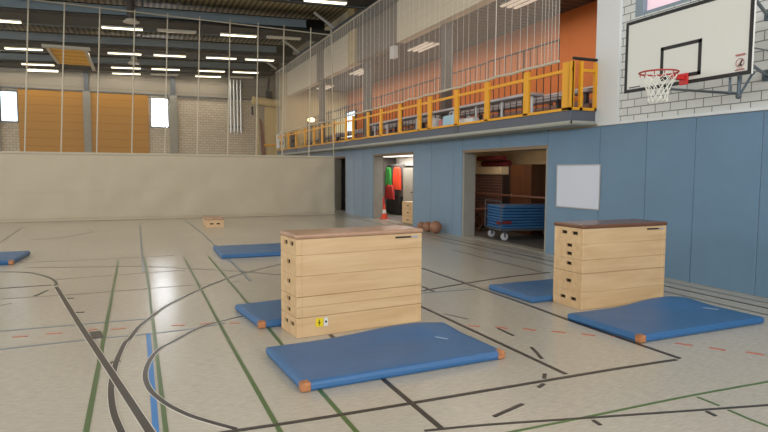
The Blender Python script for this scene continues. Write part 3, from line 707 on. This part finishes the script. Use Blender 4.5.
for yq, za, zb in ((-.14, .12, .26), (-.12, .93, 1.07), (.95, .88, 1.02), (1.50, .18, .26)): MB().box(WX - .03, WX, yq - .05, yq + .05, za, zb).build('wall_plate', M['frame'], t)
# prohibition sign on the board: red ring with bar and figure
s = MB(); Mx = Matrix.Translation((-.008, -.81, .145)) @ Matrix.Rotation(R(90), 4, 'Y')
r0 = len(s.bm.verts); s.torus((0, 0, 0), .05, .003, 24, 6); bmesh.ops.transform(s.bm, matrix=Mx, verts=s.bm.verts)
s.tube((-.008, -.78, .108), (-.008, -.84, .182), .003, 6); s.build('warning_ring', M['rim'], t)
s = MB().box(-.010, -.004, -.87, -.75, .235, .245).box(-.010, -.004, -.87, -.76, .225, .230).box(-.010, -.004, -.87, -.75, .06, .067).box(-.010, -.004, -.86, -.77, .072, .077); s.build('warning_text', M['rim'], t)
s = MB().box(-.009, -.004, -.835, -.795, .11, .125).tube((-.008, -.815, .12), (-.008, -.83, .16), .006, 6).ball((-.008, -.835, .17), .009, 8); s.build('warning_figure', M['black'], t)
MB().box(-.008, -.004, .66, .86, .06, .075).build('maker_lettering', M['steel'], t)
# whiteboard
t = empty('whiteboard', (W - .035, 9.11, 1.0)); tag(t, 'small blank whiteboard fixed to the blue padded wall', 'whiteboard')
MB().box(-.018, .0, -.60, .60, .02, .84, .01).build('panel', M['wb'], t)
MB().box(-.024, .0, -.615, .615, 0, .022).box(-.024, 0, -.615, .615, .838, .86).box(-.024, 0, -.615, -.595, .022, .838).box(-.024, 0, .595, .615, .022, .838).build('frame', M['alu'], t)

# ------------------------------------------------------------------ balls, cone
for x, y, r, lab in ((7.62, 14.42, .175, 'brown ball against the blue wall, rightmost of three'), (7.60, 14.85, .15, 'brown ball against the blue wall, middle of three'), (7.62, 15.3, .13, 'small brown ball against the wall, leftmost of three')):
    tag(MB().ball((0, 0, 0), r, 24).build('medicine_ball', M['ball'], loc=(x, y, r), smooth=True), lab, 'ball')
t = empty('traffic_cone', (8.20, 19.46, 0)); tag(t, 'orange traffic cone with white band standing in the middle storeroom opening', 'traffic cone')
MB().box(-.15, .15, -.15, .15, 0, .035, .01).build('base', M['cone'], t)
b = MB().lathe([(.11, .035), (.085, .17), (.075, .22)]); b.lathe([(.055, .34), (.03, .52), (.02, .55)]); b.build('cone_body', M['cone'], t)
MB().lathe([(.077, .21), (.054, .35)]).build('reflective_band', M['refl'], t)

# ------------------------------------------------------------------ storerooms
struct(MB().box(W + .3, 10.9, 8.9, 9.0, 0, 2.6).box(W + .3, 10.9, 16.15, 16.3, 0, 2.6).build('wall_store_end', M['cream']))
struct(MB().box(10.8, 10.95, 9.0, FARY, 0, 2.6).build('wall_store_back', M['cream']))
struct(MB().box(W + .3, 10.8, 22.4, 22.5, 0, 2.6).box(W + .3, 10.8, 25.8, 25.9, 0, 2.6).build('wall_store_partition', M['greycab']))
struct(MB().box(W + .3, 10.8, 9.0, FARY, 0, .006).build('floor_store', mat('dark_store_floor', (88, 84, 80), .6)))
struct(MB().box(W + .3, 10.8, 9.0, FARY, 2.55, 2.62).build('ceiling_store', M['cream']))
for n, (a, c, h) in enumerate(openings, 1):
    d = struct(empty('door_%d' % n, (W, (a + c) / 2, 0))); q = (c - a) / 2
    MB().box(-.02, .32, -q, -q + .06, 0, h).build('door_jamb', M['pillar'], d); MB().box(-.02, .32, q - .09, q, 0, h).build('door_jamb', M['pillar'], d)
    MB().box(-.03, .32, -q, q, h - .07, h).build('door_head', M['tan'], d)
    MB().box(.0, .30, -q + .06, q - .09, 0, .008).build('threshold', M['pillar'], d)
    MB().box(.05, 1.9, -q + .1, q - .1, h + .02, h + .08).build('raised_door_leaf', M['pillar'], d)
# mat trolley
ang = math.atan2(-.19, .98)
t = empty('mat_trolley', (8.32, 12.3, 0), ang); tag(t, 'steel trolley on white castors in the storeroom loaded with a pile of blue mats', 'trolley')
TL, TW = 1.86, 1.05
MB().box(0, TL, 0, TW, .24, .29, .005).tube((0, 0, .29), (0, 0, .98), .012).tube((0, TW, .29), (0, TW, .98), .012).tube((0, 0, .98), (0, TW, .98), .012).build('frame', M['steel'], t)
MB().box(-.045, -.02, -.02, .2, .40, .48).box(.02, .26, -.05, -.03, .42, .50).build('lashing_strap', M['maroon'], t)
for x, y in ((.14, .1), (.14, TW - .1), (TL - .14, .1), (TL - .14, TW - .1)):
    wv = MB().tube((x, y - .025, .09), (x, y + .025, .09), .09, 18).build('castor', M['wheel'], t)
    MB().box(x - .02, x + .02, y - .045, y - .03, .09, .24).box(x - .03, x + .03, y + .03, y + .045, .09, .24).tube((x, y - .035, .09), (x, y + .035, .09), .02, 8).build('castor_fork', M['steel'], wv)
Mt = Matrix.Translation((8.32, 12.3, 0)) @ Matrix.Rotation(ang, 4, 'Z')
for k in range(8):
    off = Mt @ Vector((.02 + .008 * (k % 3), .01 * (k % 2), 0))
    o = empty('stacked_gym_mat', (off.x, off.y, .292 + k * .073), ang)
    tag(o, 'blue gym mat in the pile on the storeroom trolley, %s' % ['lowest of the pile', 'second from the bottom', 'third from the bottom', 'fourth from the bottom', 'fourth from the top', 'third from the top', 'second from the top', 'topmost of the pile'][k], 'gym mat', 'mats piled on the trolley')
    b = MB().box(.0, 1.83, 0, 1.0, 0, .062, .02, 2); b.build('mat_cover', M['mat_blue'], o)
    MB().box(.003, .07, .003, .07, .003, .066, .012, 2).build('corner_patch', M['leather'] if k == 7 else M['mat_side'], o)
# lattice cage, cream box, maroon rolls, cupboards, bar
t = empty('storage_cage', (9.8, 15.2, 0)); tag(t, 'dark wire lattice storage cage at the left back of the storeroom', 'cage')
b = MB()
for k in range(17): b.tube((0, -.72 + k * .088, .05), (0, -.72 + k * .088, 1.60), .012, 5)
for k in range(19): b.tube((0, -.72, .06 + k * .085), (0, .72, .06 + k * .085), .012, 5)
b.build('lattice_front', M['bar'], t)
MB().box(.02, .7, -.74, .74, 0, .04).box(.02, .7, -.74, -.70, .04, 1.6).box(.02, .7, .70, .74, .04, 1.6).box(.66, .7, -.7, .7, .04, 1.6).box(-.01, .7, -.74, .74, 1.6, 1.63).build('cage_frame', M['cabdark'], t)
tag(MB().box(9.8, 10.4, 14.55, 15.9, 1.635, 1.86, .01).build('cream_crate', M['cream']), 'long cream crate lying on top of the wire storage cage', 'crate')
b = MB().tube((10.1, 14.56, 1.97), (10.1, 15.95, 1.96), .09, 14); tag(b.build('rolled_cloth', M['maroon'], smooth=False), 'maroon roll lying across the cream crate, upper shelf of the storeroom', 'roll')
tag(MB().tube((9.9, 14.5, 2.12), (9.9, 15.95, 2.12), .07, 14).build('rolled_cloth', M['maroon']), 'dark maroon roll stacked above the other roll near the storeroom ceiling', 'roll')
t = empty('narrow_cupboard', (10.0, 14.25, 0)); tag(t, 'narrow very dark cupboard between the wire cage and the brown cupboard', 'cupboard')
MB().box(0, .6, -.12, .18, 0, 1.92).build('body', M['cabdark'], t); MB().box(-.015, 0, -.11, .17, .03, 1.9).build('door', M['cabdark'], t)
t = empty('brown_cupboard', (9.85, 13.62, 0)); tag(t, 'tall plain brown wooden cupboard at the back of the storeroom', 'cupboard')
MB().box(0, .5, -.50, .48, 0, 1.92).build('body', M['cab'], t); d_ = MB().box(-.02, 0, -.49, .47, .03, 1.9).build('door', M['cab'], t)
MB().box(-.035, -.02, .38, .41, 1.0, 1.1).build('handle', M['alu'], d_)
t = empty('grey_locker', (10.42, 13.4, 0)); tag(t, 'grey metal locker at the right back of the storeroom', 'locker')
MB().box(0, .36, -1.0, .5, 0, 1.78).build('body', M['greycab'], t)
for yq in (-.98, -.48, .02):
    d_ = MB().box(-.015, 0, yq + .01, yq + .46, .03, 1.74).build('door', M['greycab'], t); MB().box(-.03, -.015, yq + .06, yq + .09, .9, 1.0).build('handle', M['alu'], d_)
tag(MB().box(10.45, 10.75, 12.9, 13.6, 1.785, 2.02, .01).build('shelf_box', M['cream']), 'flat cream box on top of the grey locker', 'box')
t = empty('barrier_bar', (9.45, 13.4, 0)); tag(t, 'long reddish wooden bar crossing the storeroom above the mats', 'bar')
MB().box(-.03, .03, -2.6, 2.55, 1.04, 1.09, .01).build('rail', M['bar'], t)
for yq in (-2.5, 2.45): MB().box(-.03, .03, yq - .03, yq + .03, 0, 1.04).build('post', M['steel'], t)
t = empty('storeroom_lamp', (9.0, 14.9, 2.42)); tag(t, 'white lamp under the storeroom ceiling behind the left door jamb', 'lamp')
MB().box(-.08, .08, -.6, .6, .05, .13).build('housing', M['housing'], t); MB().box(-.06, .06, -.58, .58, .0, .05, .01).build('tube', M['tube_dim'], t)
t = empty('folding_stool', (9.15, 14.6, 0)); tag(t, 'wooden folding trestle beside the mat trolley in the storeroom', 'trestle')
MB().tube((-.2, -.2, 0), (.2, -.2, .62), .018).tube((.2, -.2, 0), (-.2, -.2, .62), .018).tube((-.2, .2, 0), (.2, .2, .62), .018).tube((.2, .2, 0), (-.2, .2, .62), .018).build('crossed_legs', M['bar'], t)
MB().box(-.24, .24, -.26, .26, .62, .66, .01).build('top', M['bar'], t)
# middle storeroom
t = empty('wooden_box', (8.25, 17.15, 0)); tag(t, 'yellowish wooden vaulting box section stack at the right side of the middle storeroom opening', 'box')
b = MB()
for k in range(3): b.box(0, .5, 0, .9, .004 + k * .24, .236 + k * .24, .006, 1)
b.build('box_section', M['ply_y'], t)
for k in range(3): MB().box(-.004, .002, .38, .50, .10 + k * .24, .135 + k * .24).build('hand_hole_shade', M['hole'], t)  # no openings here: dark plates give the shade of the holes
MB().box(.1, .2, -.004, .001, .1, .13).box(.3, .4, -.004, .001, .1, .13).box(.2, .3, -.004, .001, .34, .37).build('hand_hole_shade', M['hole'], t)
t = empty('red_stand', (8.45, 20.25, 0)); tag(t, 'slim red post standing behind the traffic cone in the middle storeroom', 'post')
MB().box(-.06, .06, -.06, .06, .05, .75, .02).build('post', M['red'], t); MB().box(-.12, .12, -.12, .12, 0, .05, .01).build('foot', M['red'], t)
cr = empty('clothes_rack', (9.5, 21.4, 0)); tag(cr, 'dark coat rack with hooks in the middle storeroom', 'rack')
MB().box(.05, .12, -.60, .88, 0.0, 2.0).build('back_panel', M['greycab'], cr); MB().tube((-.02, -.6, 1.92), (-.02, .8, 1.92), .018).build('rail', M['black'], cr)
MB().box(-.10, .05, -.6, .7, .05, .75, .01).build('dark_chest', M['black'], cr)
def bib(y, m, lab, zb, w_, name='hanging_jersey', x=9.44, zt=1.88):
    pts = [(-w_, zb), (w_, zb), (w_ * .95, zt - .33), (w_ * .7, zt - .06), (w_ * .3, zt), (0, zt - .08), (-w_ * .3, zt), (-w_ * .7, zt - .06), (-w_ * .95, zt - .33)]
    tag(MB().prism(pts, -.04, .04, 'YZ').build(name, m, loc=(x, y, 0)), lab, 'jersey')
bib(22.0, M['green'], 'green jersey hanging on the rack in the middle storeroom', 1.15, .26)
bib(21.15, M['redbib'], 'bright orange-red jersey hanging right of the green one', 1.0, .33)
bib(21.5, M['darkred'], 'dark red cloth hanging low below the green and orange jerseys', .62, .42, x=9.28, zt=1.18)
t = empty('white_cabinet', (9.5, 20.05, 0)); tag(t, 'pale grey cabinet door right of the hanging jerseys', 'cabinet')
MB().box(0, .4, -.55, .62, 0, 1.86).build('body', M['pillar'], t); d_ = MB().box(-.02, 0, -.54, .60, .02, 1.84).build('door', M['pillar'], t); MB().box(-.05, -.02, -.4, -.1, .92, .96).build('handle', M['black'], d_)
t = empty('storeroom_lamp', (9.2, 19.6, 2.28)); tag(t, 'wide bright white lamp panel under the ceiling of the middle storeroom', 'lamp')
MB().box(-.4, .4, -1.2, 2.4, .05, .13).build('housing', M['housing'], t); MB().box(-.38, .38, -1.15, 2.35, 0, .05, .01).build('diffuser', mat('storeroom_diffuser', (255, 250, 240), .5, emit=1.3), t)
tag(MB().box(9.9, 10.3, 18.9, 22.3, 1.93, 2.30, .03, 2).build('added_bright_box', M['refl']), 'added long whitish box standing for the bright strip under the middle storeroom ceiling', 'box')  # made-up box, added for the bright area above the jerseys
# far storeroom: dark cloakroom
t = empty('coat_stand', (9.3, 24.6, 0)); tag(t, 'dark coats on a stand in the far narrow opening', 'coat stand')
MB().tube((0, 0, 0), (0, 0, 1.8), .03).box(-.2, .2, -.2, .2, 0, .04).build('stand', M['black'], t)
MB().prism([(-.4, .9), (.45, .85), (.4, 1.5), (.12, 1.75), (-.12, 1.75), (-.38, 1.5)], -.12, .12, 'YZ').build('dark_coat', M['black'], t)
t = empty('checked_chair', (8.75, 24.5, 0)); tag(t, 'reddish patterned seat below the dark coats in the far opening', 'chair')
MB().box(-.25, .25, -.4, .35, .40, .48, .02).box(.17, .25, -.4, .35, .48, .95, .02).build('seat', mat('red_patterned_cloth', (150, 92, 84), .8, noise=.5, nscale=9), t)
for x, y in ((-.2, -.35), (-.2, .3), (.2, -.35), (.2, .3)): MB().box(x - .02, x + .02, y - .02, y + .02, 0, .4).build('leg', M['black'], t)

# ------------------------------------------------------------------ far right corner
t = empty('organ_pipe_duct', (5.4, FARY - .22, 3.9)); tag(t, 'group of four vertical silver pipes high on the far wall', 'pipes')
for k in range(4): MB().tube((-.30 + k * .19, 0, 0), (-.30 + k * .19, 0, 3.0), .062, 12).build('silver_pipe', M['pipe'], t)
MB().box(-.4, .4, .0, .1, .3, .36).box(-.4, .4, 0, .1, 2.6, 2.66).build('bracket', M['steel'], t)
t = empty('folded_wall_hoop', (7.0, 34.4, 2.5)); tag(t, 'beige folded wall hoop frame in the far right corner above the curtain', 'hoop frame')
MB().box(-.52, -.42, -.05, .05, 0, 2.9).build('post', M['beigepad'], t)
MB().tube((-.75, 0, 3.25), (.85, 0, 3.12), .22, 14).build('padded_roll', M['beigepad'], t)
MB().box(-.02, .75, .12, .2, .1, 2.9, .02).build('folded_board', M['beigepad'], t)
MB().prism([(-.22, .0), (.02, .0), (-.18, 2.0), (-.32, 2.3)], -.02, .06).build('dark_brace', M['bar'], t)
MB().tube((-.1, -.05, .7), (.65, -.05, .7), .05, 10).build('yellow_bar', M['yellow'], t)
MB().tube((.1, 0, 3.3), (.25, 0, 4.6), .05).tube((-.75, 0, 2.4), (-.75, 0, 2.9), .05).box(.05, .4, -.1, .1, 3.3, 3.8, .04).build('winch', M['black'], t)
t = empty('loudspeaker', (7.70, 33.6, 3.0)); tag(t, 'white loudspeaker box hung at the far end of the gallery', 'loudspeaker')
MB().box(-.22, .2, -.2, .2, 0, .85, .03).build('cabinet', M['white'], t); MB().tube((.0, -.201, .3), (.0, -.21, .3), .12, 20).tube((0, -.201, .62), (0, -.21, .62), .07, 16).build('driver', M['greycab'], t)
t = empty('dark_speaker', (8.15, 32.7, 3.0)); tag(t, 'dark box speaker beside the white one at the gallery end', 'loudspeaker')
MB().box(-.12, .12, -.18, .18, 0, .85, .02).build('cabinet', M['steel_post'], t); MB().tube((0, -.181, .4), (0, -.19, .4), .08, 16).build('driver', M['black'], t)

# ------------------------------------------------------------------ daylight, lamps, camera
world = bpy.data.worlds.new('World'); bpy.context.scene.world = world; world.use_nodes = True
world.node_tree.nodes['Background'].inputs[0].default_value = (.80, .90, 1.0, 1); world.node_tree.nodes['Background'].inputs[1].default_value = WORLD
def area(name, loc, rot, sx, sy, power, col):
    l = bpy.data.lights.new(name, 'AREA'); l.shape = 'RECTANGLE'; l.size = sx; l.size_y = sy; l.energy = power; l.color = col
    o = bpy.data.objects.new(name, l); COL.objects.link(o); o.location = loc; o.rotation_euler = rot; return o
area('daylight_left_windows', (LX - .15, 14, 5.2), (0, R(-90), 0), 3.0, 38, P_LEFT, (.93, .97, 1.0))
area('daylight_near_windows', (-4.0, NY - .1, 4.8), (R(90), 0, 0), 22, 4.2, P_NEAR, (.93, .97, 1.0))
area('daylight_right_window', (W - .02, 1.4, 5.5), (0, R(78), 0), 2.2, 12, P_RIGHT, (.92, .96, 1.0))
for y in RY[1:]:
    area('tube_light_row', (-1.2, y, 6.78), (0, 0, 0), 12.5, .2, P_TUBE, (1, .90, .76))
area('gallery_tubes', (9.7, 21, 6.05), (0, 0, 0), .6, 22, P_GAL, (1, .85, .68))
area('storeroom_tube', (9.1, 13, 2.5), (0, 0, 0), .3, 3.0, P_ST1, (1, .84, .66))
area('storeroom_tube_middle', (9.2, 20.2, 2.26), (0, 0, 0), .5, 3.0, P_ST2, (1, .96, .9))

cam = bpy.data.cameras.new('camera'); co = bpy.data.objects.new('camera', cam); COL.objects.link(co)
yaw, pitch, roll = R(22.811), R(4.298), R(.270)
F = Vector((math.sin(yaw) * math.cos(pitch), math.cos(yaw) * math.cos(pitch), -math.sin(pitch)))
r1 = Vector((math.cos(yaw), -math.sin(yaw), 0)); u1 = r1.cross(F)
r2 = r1 * math.cos(roll) + u1 * math.sin(roll); u2 = r2.cross(F)
co.matrix_world = Matrix(((r2.x, u2.x, -F.x, 0), (r2.y, u2.y, -F.y, 0), (r2.z, u2.z, -F.z, 1.7), (0, 0, 0, 1)))
cam.sensor_width = 36; cam.lens = 589.26 * 36 / 768; cam.clip_end = 200
sc = bpy.context.scene; sc.camera = co
sc.view_settings.view_transform = 'Standard'; sc.view_settings.look = 'None'; sc.view_settings.gamma = 1; sc.view_settings.exposure = EXPO
sc.cycles.max_bounces = 10; sc.cycles.transparent_max_bounces = 16
# prototypes left unused would float at the origin
for o in list(bpy.data.objects):
    if o.parent is None and o.type == 'EMPTY' and 'label' not in o and 'kind' not in o:
        for c in [k for k in bpy.data.objects if k.parent == o]: bpy.data.objects.remove(c)
        bpy.data.objects.remove(o)
